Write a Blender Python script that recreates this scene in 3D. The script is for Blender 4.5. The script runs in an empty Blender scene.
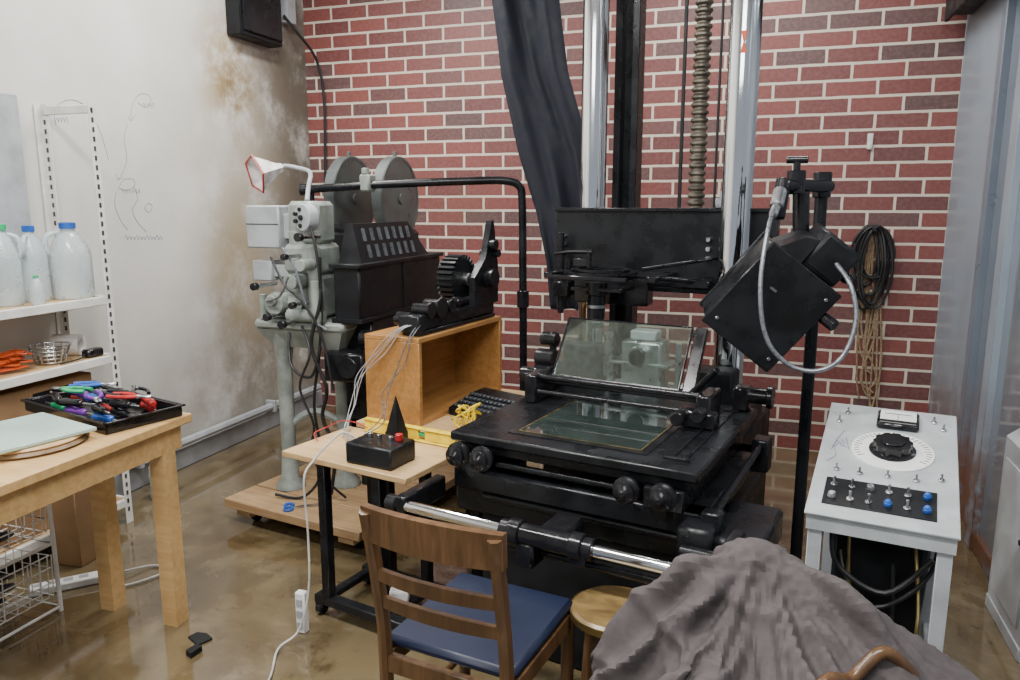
import bpy, bmesh, math, random
from mathutils import Vector, Matrix, noise
random.seed(7)
R_=math.radians
COL=bpy.context.collection
WM={}
def T(x,y,z=0): return Matrix.Translation((x,y,z))
def RZ(a): return Matrix.Rotation(R_(a),4,'Z')
def RX(a): return Matrix.Rotation(R_(a),4,'X')
def RY(a): return Matrix.Rotation(R_(a),4,'Y')
I4=Matrix.Identity(4)

# ---------------------------------------------------------------- materials
def nodes(name):
    m=bpy.data.materials.new(name); m.use_nodes=True
    nt=m.node_tree; b=nt.nodes['Principled BSDF']
    return m,nt,b
def N(nt,t,**k):
    n=nt.nodes.new(t)
    for a,v in k.items(): setattr(n,a,v)
    return n
def mixc(nt,fac,a,b,mode='MIX'):
    n=N(nt,'ShaderNodeMix',data_type='RGBA',blend_type=mode)
    for i,v in ((0,fac),(6,a),(7,b)):
        if hasattr(v,'node'): nt.links.new(v,n.inputs[i])
        elif i==0: n.inputs[0].default_value=v
        else: n.inputs[i].default_value=(*v[:3],1)
    return n.outputs[2]
def rng(nt,src,a,b,c=0.,d=1.,smooth=True):
    n=N(nt,'ShaderNodeMapRange')
    if smooth: n.interpolation_type='SMOOTHSTEP'
    nt.links.new(src,n.inputs[0])
    for i,v in enumerate((a,b,c,d)): n.inputs[i+1].default_value=v
    return n.outputs[0]
def noise_(nt,vec,scale,detail=4,rough=.55,dist=0):
    n=N(nt,'ShaderNodeTexNoise'); n.inputs['Scale'].default_value=scale; n.inputs['Detail'].default_value=detail
    n.inputs['Roughness'].default_value=rough; n.inputs['Distortion'].default_value=dist
    if vec is not None: nt.links.new(vec,n.inputs['Vector'])
    return n.outputs['Fac']
def math_(nt,op,a,b=None):
    n=N(nt,'ShaderNodeMath',operation=op)
    for i,v in enumerate((a,b)):
        if v is None: continue
        if hasattr(v,'node'): nt.links.new(v,n.inputs[i])
        else: n.inputs[i].default_value=v
    return n.outputs[0]
def bump_(nt,b,h,strength=.2,dist=.01):
    n=N(nt,'ShaderNodeBump'); n.inputs['Strength'].default_value=strength; n.inputs['Distance'].default_value=dist
    nt.links.new(h,n.inputs['Height']); nt.links.new(n.outputs[0],b.inputs['Normal'])
def mat(name,c,rough=.5,metal=0,var=.2,scale=18,bump=0,trans=0,rvar=.1,coat=0,rust=0,ior=1.45,spec=.5):
    m,nt,b=nodes(name)
    tc=N(nt,'ShaderNodeTexCoord'); v=tc.outputs['Object']
    n=noise_(nt,v,scale)
    f=rng(nt,n,.3,.7)
    lo=[x*(1-var) for x in c]; hi=[min(1,x*(1+var)) for x in c]
    col=mixc(nt,f,lo,hi)
    if rust:
        sp=N(nt,'ShaderNodeSeparateXYZ'); nt.links.new(v,sp.inputs[0]); n3=noise_(nt,v,5,6,.65)
        k=math_(nt,'MULTIPLY',rng(nt,sp.outputs[2],.85,.1),rng(nt,n3,.38,.55)); col=mixc(nt,k,col,(.16,.07,.04))
    nt.links.new(col,b.inputs['Base Color'])
    nt.links.new(rng(nt,n,.3,.7,max(0,rough-rvar),min(1,rough+rvar)),b.inputs['Roughness'])
    b.inputs['Metallic'].default_value=metal
    b.inputs['IOR'].default_value=ior; b.inputs['Specular IOR Level'].default_value=spec
    if trans: b.inputs['Transmission Weight'].default_value=trans
    if coat: b.inputs['Coat Weight'].default_value=coat
    if bump: bump_(nt,b,n,bump,.004)
    return m
def wood(name,c1,c2,rough=.45,stretch=(2,30,30),scale=1.5):
    m,nt,b=nodes(name)
    tc=N(nt,'ShaderNodeTexCoord'); mp=N(nt,'ShaderNodeMapping'); mp.inputs['Scale'].default_value=stretch
    nt.links.new(tc.outputs['Object'],mp.inputs[0])
    n=noise_(nt,mp.outputs[0],scale,6,.6,.6)
    n2=noise_(nt,tc.outputs['Object'],4,3)
    c=mixc(nt,rng(nt,n,.3,.7),c1,c2)
    c=mixc(nt,rng(nt,n2,.35,.7,0,.45),c,[x*.6 for x in c1])
    nt.links.new(c,b.inputs['Base Color']); b.inputs['Roughness'].default_value=rough
    bump_(nt,b,n,.15,.002)
    return m
M={}
M['black']=mat('black_enamel',(.009,.010,.012),.29,var=.35,scale=9,bump=.03,rvar=.08,spec=.38)
M['blackm']=mat('black_matte',(.007,.008,.010),.48,var=.35,scale=12,spec=.35)
M['blackg']=mat('black_gloss',(.011,.011,.013),.18,var=.3,rvar=.05,spec=.45)
M['gun']=mat('gunmetal_slats',(.060,.066,.074),.34,.3,var=.15)
M['chrome']=mat('chrome',(.80,.82,.84),.09,1,var=.05,scale=3,rvar=.04)
M['steel']=mat('brushed_steel',(.48,.49,.50),.32,1,var=.2)
M['screw']=mat('oily_screw',(.17,.15,.12),.45,.7,var=.35)
M['greygreen']=mat('machine_grey_green',(.25,.28,.255),.38,var=.25,scale=10,bump=.05)
M['grey']=mat('grey_paint',(.36,.38,.40),.42,var=.15,scale=8)
M['lightgrey']=mat('console_grey',(.38,.405,.42),.38,var=.14,scale=9)
M['white']=mat('white_paint',(.72,.71,.67),.5,var=.1,scale=14)
M['whitepl']=mat('white_plastic',(.75,.75,.74),.4,var=.05)
M['jug']=mat('translucent_plastic',(.74,.82,.84),.28,var=.06,trans=.5,scale=8)
M['blue']=mat('blue_plastic',(.02,.10,.42),.35)
M['green']=mat('green_plastic',(.02,.40,.16),.35)
M['red']=mat('red_plastic',(.45,.02,.02),.35)
M['purple']=mat('purple_plastic',(.16,.03,.3),.35)
M['yellow']=mat('yellow_paint',(.80,.58,.02),.35)
M['orange']=mat('orange_plastic',(.60,.09,.02),.4)
M['pine']=wood('pine_wood',(.54,.33,.13),(.68,.44,.20),.33)
M['ply']=wood('light_ply',(.55,.36,.17),(.68,.47,.25),.38)
M['plank']=wood('plank_wood',(.36,.22,.11),(.50,.34,.18),.5)
M['oak']=wood('box_oak',(.34,.16,.045),(.47,.24,.08),.33,(30,2,30))
M['darkwood']=wood('dark_chair_wood',(.085,.042,.018),(.175,.092,.040),.3,(20,20,3))
M['stool']=wood('stool_wood',(.13,.082,.034),(.29,.195,.075),.3,(5,14,14),1.2)
M['card']=mat('cardboard',(.30,.18,.09),.8,var=.15,scale=6)
M['seat']=mat('blue_vinyl',(.009,.014,.036),.38,var=.06,scale=6,rvar=.03)
M['cloth']=mat('grey_brown_fabric',(.076,.064,.065),.85,var=.15,scale=60,bump=.15)
M['curtain']=mat('navy_black_curtain',(.009,.011,.019),.8,var=.2)
M['rope']=mat('tan_rope',(.28,.20,.12),.8,var=.3,scale=60)
M['cable']=mat('black_rubber',(.015,.015,.016),.45)
M['greycable']=mat('grey_braided_hose',(.20,.21,.23),.35,metal=.6,scale=80)
M['whitecable']=mat('white_cable',(.50,.48,.45),.5)
M['palewire']=mat('pale_grey_wire',(.34,.35,.36),.5)
M['brass']=mat('dull_brass',(.30,.23,.10),.45,1)
M['glassg']=mat('green_frosted_glass',(.40,.52,.47),.12,var=.06,scale=5)
M['dirty']=mat('stained_disc',(.16,.10,.05),.4,var=.4)
M['inset']=mat('inset_glass',(.024,.034,.031),.04,var=.3,scale=5,rvar=.02,coat=.5)
M['reflred']=mat('lamp_red',(.40,.04,.03),.35)
M['reflwhite']=mat('lamp_white',(.75,.72,.70),.3)
M['screen']=mat('meter_face',(.72,.74,.70),.3,var=.03)
M['diskgrey']=mat('magazine_grey',(.105,.118,.115),.36,metal=.3,var=.2,scale=6)
m,nt,b=nodes('platen_glass'); nt.nodes.remove(b)
tr=N(nt,'ShaderNodeBsdfTransparent'); tr.inputs[0].default_value=(.86,.93,.90,1)
gl=N(nt,'ShaderNodeBsdfGlossy'); gl.inputs['Roughness'].default_value=.02; gl.inputs['Color'].default_value=(.9,1,.97,1)
lw=N(nt,'ShaderNodeFresnel'); lw.inputs['IOR'].default_value=1.75
tc=N(nt,'ShaderNodeTexCoord'); nn=noise_(nt,tc.outputs['Object'],2.5,3,.5)
mx=N(nt,'ShaderNodeMixShader'); f=math_(nt,'ADD',lw.outputs[0],rng(nt,nn,.3,.8,.05,.14)); nt.links.new(f,mx.inputs[0])
nt.links.new(tr.outputs[0],mx.inputs[1]); nt.links.new(gl.outputs[0],mx.inputs[2]); nt.links.new(mx.outputs[0],nt.nodes['Material Output'].inputs[0])
M['glass']=m
# brick
m,nt,b=nodes('red_brick_wall')
tc=N(nt,'ShaderNodeTexCoord'); sp=N(nt,'ShaderNodeSeparateXYZ'); nt.links.new(tc.outputs['Object'],sp.inputs[0])
cb=N(nt,'ShaderNodeCombineXYZ'); nt.links.new(sp.outputs[0],cb.inputs[0]); nt.links.new(sp.outputs[2],cb.inputs[1])
wob=N(nt,'ShaderNodeTexNoise'); wob.inputs['Scale'].default_value=14; nt.links.new(cb.outputs[0],wob.inputs['Vector'])
vm=N(nt,'ShaderNodeVectorMath',operation='SCALE'); nt.links.new(wob.outputs['Color'],vm.inputs[0]); vm.inputs['Scale'].default_value=.005
va=N(nt,'ShaderNodeVectorMath',operation='ADD'); nt.links.new(cb.outputs[0],va.inputs[0]); nt.links.new(vm.outputs[0],va.inputs[1])
BW,RH=.285,.094
br=N(nt,'ShaderNodeTexBrick'); nt.links.new(va.outputs[0],br.inputs['Vector'])
br.offset=.5; br.offset_frequency=2; br.squash=1
for k,v in (('Color1',(.235,.064,.055,1)),('Color2',(.135,.039,.039,1)),('Mortar',(.66,.59,.49,1)),('Scale',1),('Mortar Size',.0080),('Mortar Smooth',.05),('Bias',-.05),('Brick Width',BW),('Row Height',RH)):
    br.inputs[k].default_value=v
sp2=N(nt,'ShaderNodeSeparateXYZ'); nt.links.new(va.outputs[0],sp2.inputs[0])
row=math_(nt,'FLOOR',math_(nt,'DIVIDE',sp2.outputs[1],RH))
off=math_(nt,'MULTIPLY',math_(nt,'SUBTRACT',1.0,math_(nt,'MODULO',math_(nt,'ADD',row,100),2)),.5)
colm=math_(nt,'FLOOR',math_(nt,'ADD',math_(nt,'DIVIDE',sp2.outputs[0],BW),off))
cc=N(nt,'ShaderNodeCombineXYZ'); nt.links.new(row,cc.inputs[0]); nt.links.new(colm,cc.inputs[1])
wn=N(nt,'ShaderNodeTexWhiteNoise',noise_dimensions='2D'); nt.links.new(cc.outputs[0],wn.inputs['Vector'])
n1=noise_(nt,cb.outputs[0],1.1,5,.6); n2=noise_(nt,cb.outputs[0],45,3)
nm=math_(nt,'SUBTRACT',1.0,br.outputs['Fac'])
base=br.outputs['Color']
base=mixc(nt,math_(nt,'MULTIPLY',rng(nt,wn.outputs['Value'],.72,.90,0,.8),nm),base,(.082,.055,.055))
base=mixc(nt,math_(nt,'MULTIPLY',rng(nt,n2,.3,.75,0,.32),nm),base,(.29,.15,.13))
base=mixc(nt,rng(nt,n1,.54,.78,0,.38),base,(.13,.08,.05))
nt.links.new(base,b.inputs['Base Color']); b.inputs['Roughness'].default_value=.48
h=math_(nt,'ADD',nm,math_(nt,'MULTIPLY',n2,.25))
bump_(nt,b,h,.6,.008)
M['brick']=m
# stained plaster wall
m,nt,b=nodes('stained_plaster')
tc=N(nt,'ShaderNodeTexCoord'); OB=tc.outputs['Object']
na=noise_(nt,OB,1.6,6,.6); nb=noise_(nt,OB,2.6,8,.68)
c=mixc(nt,rng(nt,na,.35,.7),(.60,.59,.55),(.69,.685,.65))
def stain(cy,cz,ry,rz,col,amt,lo=.3,hi=.6,src=None):
    global c
    mp=N(nt,'ShaderNodeMapping'); mp.vector_type='POINT'
    mp.inputs['Location'].default_value=(0,-cy/ry,-cz/rz); mp.inputs['Scale'].default_value=(0,1/ry,1/rz)
    nt.links.new(OB,mp.inputs[0])
    ln=N(nt,'ShaderNodeVectorMath',operation='LENGTH'); nt.links.new(mp.outputs[0],ln.inputs[0])
    msk=rng(nt,ln.outputs['Value'],1,.15,0,1)
    k=math_(nt,'MULTIPLY',math_(nt,'MULTIPLY',msk,rng(nt,src or nb,lo,hi)),amt)
    c=mixc(nt,k,c,col)
stain(4.65,1.5,1.25,2.1,(.34,.28,.18),.7,.32,.61)
stain(5.0,1.6,.85,2.3,(.105,.09,.068),.93,.24,.56)
stain(4.7,.35,1.7,1.0,(.16,.135,.095),.85,.29,.6)
stain(4.15,2.35,.42,.55,(.36,.25,.10),.9,.42,.60)
stain(4.2,2.25,.25,.3,(.14,.095,.05),.6,.45,.62)
stain(4.1,1.1,.45,.8,(.34,.27,.15),.7,.36,.61)
stain(4.8,2.6,.65,.9,(.12,.10,.075),.9,.30,.55)
stain(3.3,.2,3,.5,(.33,.31,.27),.5,.35,.65)
nt.links.new(c,b.inputs['Base Color']); b.inputs['Roughness'].default_value=.45; bump_(nt,b,nb,.12,.01)
M['plaster']=m
# floor
m,nt,b=nodes('sealed_stained_concrete')
tc=N(nt,'ShaderNodeTexCoord'); OB=tc.outputs['Object']
na=noise_(nt,OB,1.5,7,.6,.5); nb=noise_(nt,OB,4,8,.66,.3)
c=mixc(nt,rng(nt,na,.35,.62),(.078,.053,.024),(.17,.130,.070))
c=mixc(nt,rng(nt,nb,.52,.72,0,.5),c,(.25,.205,.135))
c=mixc(nt,rng(nt,nb,.30,.45,.7,0),c,(.048,.029,.012))
nt.links.new(c,b.inputs['Base Color'])
nt.links.new(rng(nt,nb,.3,.7,.05,.15),b.inputs['Roughness']); bump_(nt,b,nb,.04,.005)
b.inputs['Coat Weight'].default_value=.7; b.inputs['Coat Roughness'].default_value=.06; b.inputs['Coat IOR'].default_value=1.55
M['floor']=m
M['ceil']=mat('ceiling_paint',(.6,.6,.6),.8)
M['panel']=mat('blue_grey_panel',(.28,.33,.385),.4,var=.05,scale=3,rust=1)
M['frame']=mat('blue_grey_frame',(.17,.20,.245),.35,var=.05,scale=3,rust=1)
M['pane']=mat('glossy_pane',(.28,.32,.37),.08,.35,var=.06,scale=2,rvar=.03)
M['ink']=mat('pen_ink',(.24,.26,.32),.6)

# ---------------------------------------------------------------- builder
class B:
    def __init__(s,f=None): s.f=f or I4; s.V=[];s.F=[];s.I=[]
    def add(s,vs,fs,m=0,Mx=None):
        X=s.f@Mx if Mx is not None else s.f
        o=len(s.V)
        s.V+= [X@Vector(v) for v in vs]; s.F+=[[i+o for i in f] for f in fs]; s.I+=[m]*len(fs); return s
    def box(s,x0,x1,y0,y1,z0,z1,m=0,bev=.003,Mx=None):
        b=min(bev,(x1-x0)*.45,(y1-y0)*.45,(z1-z0)*.45)
        bm=bmesh.new(); bmesh.ops.create_cube(bm,size=1,matrix=T((x0+x1)/2,(y0+y1)/2,(z0+z1)/2)@Matrix.Diagonal((x1-x0,y1-y0,z1-z0,1)))
        if b>0: bmesh.ops.bevel(bm,geom=list(bm.edges),offset=b,segments=1,affect='EDGES')
        bm.verts.index_update()
        s.add([v.co.copy() for v in bm.verts],[[v.index for v in f.verts] for f in bm.faces],m,Mx); bm.free(); return s
    def lathe(s,prof,p0=(0,0,0),ax=(0,0,1),seg=20,m=0,Mx=None,cap=True):
        q=Vector(ax).to_track_quat('Z','Y').to_matrix().to_4x4(); L=T(*p0)@q
        vs=[];fs=[]
        for r,z in prof:
            for i in range(seg):
                a=2*math.pi*i/seg; vs.append(L@Vector((r*math.cos(a),r*math.sin(a),z)))
        n=len(prof)
        for j in range(n-1):
            for i in range(seg):
                k=(i+1)%seg; fs.append([j*seg+i,j*seg+k,(j+1)*seg+k,(j+1)*seg+i])
        if cap:
            if prof[0][0]>1e-5: fs.append([i for i in range(seg)][::-1])
            if prof[-1][0]>1e-5: fs.append([(n-1)*seg+i for i in range(seg)])
        return s.add(vs,fs,m,Mx)
    def cyl(s,p0,p1,r,r2=None,seg=16,m=0,Mx=None):
        d=Vector(p1)-Vector(p0); L=d.length; r2=r if r2 is None else r2; c=min(.15*r,.003,L*.2)
        return s.lathe([(max(r-c,1e-4),0),(r,c),(r2,L-c),(max(r2-c,1e-4),L)],p0,d,seg,m,Mx)
    def sph(s,p,r,sc=(1,1,1),seg=14,m=0,Mx=None):
        n=8; pr=[(max(1e-4,r*math.sin(math.pi*i/n)),-r*math.cos(math.pi*i/n)) for i in range(n+1)]
        return s.lathe(pr,(0,0,0),(0,0,1),seg,m,(Mx or I4)@T(*p)@Matrix.Diagonal((*sc,1)))
    def tor(s,p,R,r,ax=(0,0,1),seg=28,m=0,ss=8):
        pr=[(R+r*math.cos(2*math.pi*i/ss),r*math.sin(2*math.pi*i/ss)) for i in range(ss+1)]
        return s.lathe(pr,p,ax,seg,m,cap=False)
    def ringflat(s,p,R0,R1,h,ax=(0,0,1),seg=32,m=0):
        return s.lathe([(R0,0),(R1,0),(R1,h),(R0,h),(R0,0)],p,ax,seg,m,cap=False)
    def tube(s,pts,r,m=0,seg=8,sub=6,smooth=True):
        P=[Vector(p) for p in pts]
        if smooth and len(P)>2:
            Q=[]
            for i in range(len(P)-1):
                a=P[max(i-1,0)];b=P[i];c=P[i+1];d=P[min(i+2,len(P)-1)]
                for k in range(sub):
                    t=k/sub; Q.append(.5*((2*b)+(c-a)*t+(2*a-5*b+4*c-d)*t*t+(3*b-a-3*c+d)*t**3))
            Q.append(P[-1]); P=Q
        vs=[];fs=[]
        t0=(P[1]-P[0]).normalized(); up=Vector((0,0,1)) if abs(t0.z)<.9 else Vector((1,0,0))
        n=t0.cross(up).normalized()
        for i,p in enumerate(P):
            t=(P[min(i+1,len(P)-1)]-P[max(i-1,0)])
            if t.length<1e-7: t=t0
            t=t.normalized(); n=(n-t*n.dot(t)); n=n.normalized() if n.length>1e-6 else t.orthogonal().normalized(); bb=t.cross(n)
            for k in range(seg):
                a=2*math.pi*k/seg; vs.append(p+n*r*math.cos(a)+bb*r*math.sin(a))
        for i in range(len(P)-1):
            for k in range(seg):
                l=(k+1)%seg; fs.append([i*seg+k,i*seg+l,(i+1)*seg+l,(i+1)*seg+k])
        fs.append(list(range(seg))[::-1]); fs.append([(len(P)-1)*seg+k for k in range(seg)])
        return s.add(vs,fs,m)
    def prism(s,poly,vec,m=0,Mx=None):
        n=len(poly); v=Vector(vec); vs=[Vector(p) for p in poly]+[Vector(p)+v for p in poly]
        fs=[list(range(n))[::-1],[n+i for i in range(n)]]+[[i,(i+1)%n,n+(i+1)%n,n+i] for i in range(n)]
        return s.add(vs,fs,m,Mx)
    def done(s,name,mats,parent=None,label=None,cat=None,group=None,kind=None,origin=None):
        if isinstance(mats,str): mats=[mats]
        xs=[v.x for v in s.V];ys=[v.y for v in s.V];zs=[v.z for v in s.V]
        if parent is not None: W=WM[parent.name]
        elif kind=='structure': W=I4
        else:
            W=origin or T((min(xs)+max(xs))/2,(min(ys)+max(ys))/2,min(zs))
        inv=W.inverted()
        me=bpy.data.meshes.new(name); me.from_pydata([inv@v for v in s.V],[],s.F); me.update()
        bm=bmesh.new(); bm.from_mesh(me); bmesh.ops.recalc_face_normals(bm,faces=bm.faces); bm.to_mesh(me); bm.free()
        for k in mats: me.materials.append(M[k])
        me.polygons.foreach_set('material_index',s.I); me.polygons.foreach_set('use_smooth',[True]*len(s.F))
        me.set_sharp_from_angle(angle=R_(38))
        o=bpy.data.objects.new(name,me); COL.objects.link(o)
        if parent is not None: o.parent=parent
        else: o.matrix_world=W
        WM[o.name]=W
        tag(o,label,cat,group,kind); return o
def tag(o,label=None,cat=None,group=None,kind=None):
    if label:o['label']=label
    if cat:o['category']=cat
    if group:o['group']=group
    if kind:o['kind']=kind
def thing(name,label,cat,W,group=None):
    if not isinstance(W,Matrix): W=T(*W)
    e=bpy.data.objects.new(name,None); e.empty_display_size=.1; COL.objects.link(e); e.matrix_world=W; WM[e.name]=W
    tag(e,label,cat,group); return e

# ---------------------------------------------------------------- room
XL=-3.22; YB=5.0; XR=.99; ZC=3.4
B().box(XL-.1,3.2,-2,YB+.1,-.1,0,bev=0).done('floor','floor',kind='structure')
B().box(XL-.1,XR+.6,YB,YB+.15,0,ZC,bev=0).done('wall_back','brick',kind='structure')
wl=B().box(XL-.15,XL,-2,YB,0,ZC,bev=0).done('wall_left','plaster',kind='structure')
B().box(XL-.1,3.2,-2,YB+.1,ZC,ZC+.1,bev=0).done('ceiling','ceil',kind='structure')
B().box(XL,XL+.015,-1,YB,0,.12).done('baseboard_left','grey',kind='structure')
B().tube([(XL+.05,3.0,.17),(XL+.05,4.9,.17)],.026,smooth=False).box(XL+.005,XL+.08,3.1,3.13,.13,.21).box(XL+.005,XL+.08,4.3,4.33,.13,.21).done('trim_1','grey',kind='structure')
B().box(XR,XR+.12,4.24,YB,0,ZC,bev=0).done('wall_right','panel',kind='structure')
B().box(XR-.015,XR+.1,4.14,4.22,0,ZC).box(XR+.05,XR+.1,4.22,4.24,0,ZC,m=1).done('trim_2',['frame','blackm'],kind='structure')
B().box(XR-.03,XR+.08,3.72,3.82,0,ZC).box(XR+.02,XR+.12,3.82,4.14,0,ZC,m=1).done('trim_3',['panel','frame'],kind='structure')
B().box(XR,XR+.03,1.9,3.72,.03,ZC,bev=0).box(XR-.02,XR+.05,1.9,3.72,0,.08,m=1).done('door_1',['pane','frame'],kind='structure')
B().box(XR-.12,XR+.1,3.3,4.9,2.55,2.66).box(XR-.13,XR-.11,3.3,4.9,2.52,2.7).done('trim_4','blackm',kind='structure')
e=thing('reflection_standin','narrow grey box with sloped top, added as the console reflection in the pane','cabinet',(.93,2.98,0))  # added solid box, shaped to stand in for the console's reflection in the pane
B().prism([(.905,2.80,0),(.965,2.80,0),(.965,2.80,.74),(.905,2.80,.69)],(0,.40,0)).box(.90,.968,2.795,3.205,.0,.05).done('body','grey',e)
B().box(.899,.906,2.84,3.16,.10,.62).cyl((.899,2.88,.4),(.888,2.88,.4),.010,m=1).done('door',['lightgrey','blackg'],e)  # front plate and knob of the reflection stand-in

b=B(); x=XL+.0005
def wy(px): return (2.84+(px-30)*.0060 if px<97 else 3.24+(px-97)*.0074)*.965
def wz(px,py): return 1.55+(203-py)*(.0047+.0000085*(px-30))*.965
def ink(pts): b.tube([(x,wy(p),wz(p,q)) for p,q in pts],.0016,seg=5)
ink([(50,125),(50,112),(58,103),(72,102),(84,112),(94,132),(100,160)])
ink([(124,122),(126,108),(134,97),(143,97),(145,104),(139,109),(132,104)])
ink([(124,122),(121,118)]); ink([(124,122),(128,117)])
ink([(120,125),(116,140),(117,158),(112,172),(107,180)])
ink([(107,180),(112,177)]); ink([(107,180),(106,174)])
ink([(106,190),(112,180),(121,179),(122,186),(114,190),(108,188)])
ink([(121,186),(124,198),(118,210),(122,222),(130,232)])
ink([(104,192),(102,205),(106,220),(112,230)])
ink([(130,208),(134,203),(138,206),(134,212),(130,208)])
for k in range(11): ink([(108+k*3.4,238+k*.2),(110+k*3.4,235+(k%3)),(111+k*3.4,240),(112+k*3.4,237)])
for k in range(6): ink([(110+k*3,192+k%2),(111+k*3,189),(112+k*3,193)])
for k in range(4): ink([(50+k*3,122),(52+k*3,118),(53+k*3,123)])
for k in range(4): ink([(136+k*3,108),(138+k*3,105),(139+k*3,109)])
b.done('ink_drawing','ink',parent=wl)

# ---------------------------------------------------------------- wall box and conduit
e=thing('electrical_box','black metal electrical box high on the stained plaster wall','electrical box',(XL,4.4,2.6))
B().box(XL,XL+.11,4.14,4.57,2.57,3.2,bev=.008).done('housing','blackm',e)
B().box(XL+.11,XL+.125,4.16,4.55,2.60,3.17,bev=.004).done('door','black',e)
e=thing('junction_box','small grey conduit box with a black cable running down the corner','electrical box',(XL,4.82,2.7))
B().box(XL,XL+.07,4.70,4.80,2.76,3.1).cyl((XL+.035,4.75,3.1),(XL+.035,4.75,3.39),.014).done('housing','grey',e)
B().tube([(XL+.05,4.68,2.80),(XL+.10,4.76,2.70),(XL+.15,4.90,2.55),(XL+.17,4.95,2.3),(XL+.16,4.95,1.9),(XL+.15,4.95,1.5),(XL+.15,4.95,.3)],.010).done('cable','cable',e)

# ---------------------------------------------------------------- shelving
xs0,xs1=-3.195,-2.915; ysr=2.78; ysf=1.25
e=thing('shelving_unit','white slotted steel shelving with open shelves of bottles and tools','shelf',(-3.06,2.0,0))
for (px_,py_) in ((xs1,ysr),(xs0,ysr),(xs1,ysf),(xs0,ysf)):
    b=B(); b.box(px_-.02,px_+.02,py_-.003,py_+.003,0,2.0,bev=0).box(px_+.017 if px_==xs1 else px_-.02,px_+.02 if px_==xs1 else px_-.017,py_-.037,py_,0,2.0,bev=0)
    for k in range(46):
        z=.06+k*.042
        b.box(px_-.006,px_+.006,py_-.005,py_+.005,z,z+.022,m=1,bev=0)
        if px_==xs1: b.box(px_+.016,px_+.0215,py_-.025,py_-.013,z,z+.022,m=1,bev=0)
    b.done('post',['white','gun'],e)
for z in (.12,.52,.84,1.12):
    b=B()
    b.box(xs0,xs1,ysf,ysr,z-.012,z,m=1,bev=0).box(xs1+.0,xs1+.02,ysf,ysr,z-.035,z+.004).box(xs0-.02,xs0,ysf,ysr,z-.035,z+.004)
    b.box(xs0,xs1,ysr-.01,ysr+.005,z-.035,z+.004).box(xs0,xs1,ysf-.005,ysf+.01,z-.035,z+.004)
    b.done('shelf',['white','ply'],e)
for y_ in (ysf,ysr): B().box(xs0,xs1,y_-.01,y_+.005,1.95,1.989).done('top_rail','white',e)
B().box(xs0+.0,xs0+.04,2.42,2.62,1.123,2.02,bev=.005).done('foam_board','card' if False else 'grey',label='tall pale grey board standing on the white shelving',cat='board')
def jug(name,x,y,z,w,h,cap,label,rz=0,handle=True,group='bottles on the shelving'):
    W=T(x,y,z)@RZ(rz); e=thing(name,label,'bottle',W,group=group)
    prof=[(.001,0),(w*.46,0),(w*.5,.012),(w*.5,h*.58),(w*.46,h*.68),(w*.30,h*.86),(w*.17,h*.92),(w*.16,h*.97)]
    b=B(W); b.lathe(prof,seg=24)
    if handle: b.tube([(w*.46,0,h*.60),(w*.56,0,h*.72),(w*.48,0,h*.86),(w*.20,0,h*.91)],w*.075)
    b.done('bottle_body','jug',e)
    B(W).lathe([(w*.20,h*.955),(w*.2,h*1.03),(w*.17,h*1.04),(.001,h*1.04)],seg=18).done('cap',cap,e)
jug('plastic_jug',-3.01,2.675,1.122,.175,.33,'blue','large translucent jug with handle and blue cap',-120)
jug('plastic_jug',-3.06,2.52,1.122,.125,.32,'blue','translucent plastic jug with a blue cap',-60)
jug('plastic_jug',-3.05,2.38,1.122,.125,.33,'green','translucent plastic jug with a green cap',40)
jug('plastic_bottle',-2.95,2.44,1.122,.055,.12,'green','small clear bottle with a bright green cap',0,False)
jug('plastic_jug',-3.04,2.22,1.122,.15,.40,'whitepl','tall white plastic jug on the top shelf',0)
W=T(-3.02,2.53,.842); e=thing('metal_basket','round wire basket holding bits on the shelf','basket',W)
b=B(W); 
for k in range(5): b.tor((0,0,.008+k*.018),.055+k*.007,.003)
for k in range(14):
    a=k/14*6.283; b.cyl((.055*math.cos(a),.055*math.sin(a),.005),(.083*math.cos(a),.083*math.sin(a),.085),.003,seg=6)
b.lathe([(.001,0),(.055,0),(.055,.006),(.001,.006)],m=1)
b.done('basket_wire',['steel','dirty'],e)
b=B(); random.seed(21)
for k in range(4):
    b.tube([(-3.05+random.uniform(-.085,.085),2.32+random.uniform(-.10,.10),.85+.02*k+random.uniform(0,.015)) for t in range(12)],.0045,seg=6)
b.done('extension_lead','orange',label='tangled orange-red cord on the wooden shelf',cat='cord')
b=B(T(-3.09,2.685,.894)@RZ(25)@RY(90)); b.ringflat((0,0,-.06),.03,.05,.12); b.done('tape_roll','whitepl',label='white paper roll lying on the shelf',cat='roll')
e=thing('power_adapter','black power adapter with cable on the shelf','adapter',(-2.97,2.66,.842)); B().box(-2.99,-2.94,2.66,2.75,.842,.88,bev=.008).done('body','blackg',e); B().tube([(-2.965,2.66,.86),(-2.945,2.62,.85),(-2.93,2.5,.848)],.004).done('cord','cable',e)
b=B(T(-3.06,2.38,.522)@RZ(2)); b.box(-.11,.11,-.3,.3,0,.25,bev=.004).box(-.025,.025,-.301,.301,.245,.253,m=1,bev=0).box(.108,.112,-.02,.2,.12,.22,m=2,bev=0); b.done('cardboard_box',['card','plank','blackm'],label='brown cardboard box with dark printing on the shelf',cat='box')
b=B(T(-3.06,2.46,.122)@RZ(-2)); b.box(-.11,.11,-.28,.28,0,.34,bev=.004).box(-.025,.025,-.281,.281,.335,.343,m=1,bev=0); b.done('cardboard_box',['card','plank'],label='plain brown cardboard box on the bottom shelf',cat='box')
b=B(T(-2.80,2.42,0)@RZ(5)); b.box(-.07,.07,-.11,.11,0,.36,bev=.004).box(-.02,.02,-.111,.111,.355,.362,m=1,bev=0); b.done('cardboard_box',['card','plank'],label='tall brown cardboard box standing on the floor',cat='box')
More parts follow.
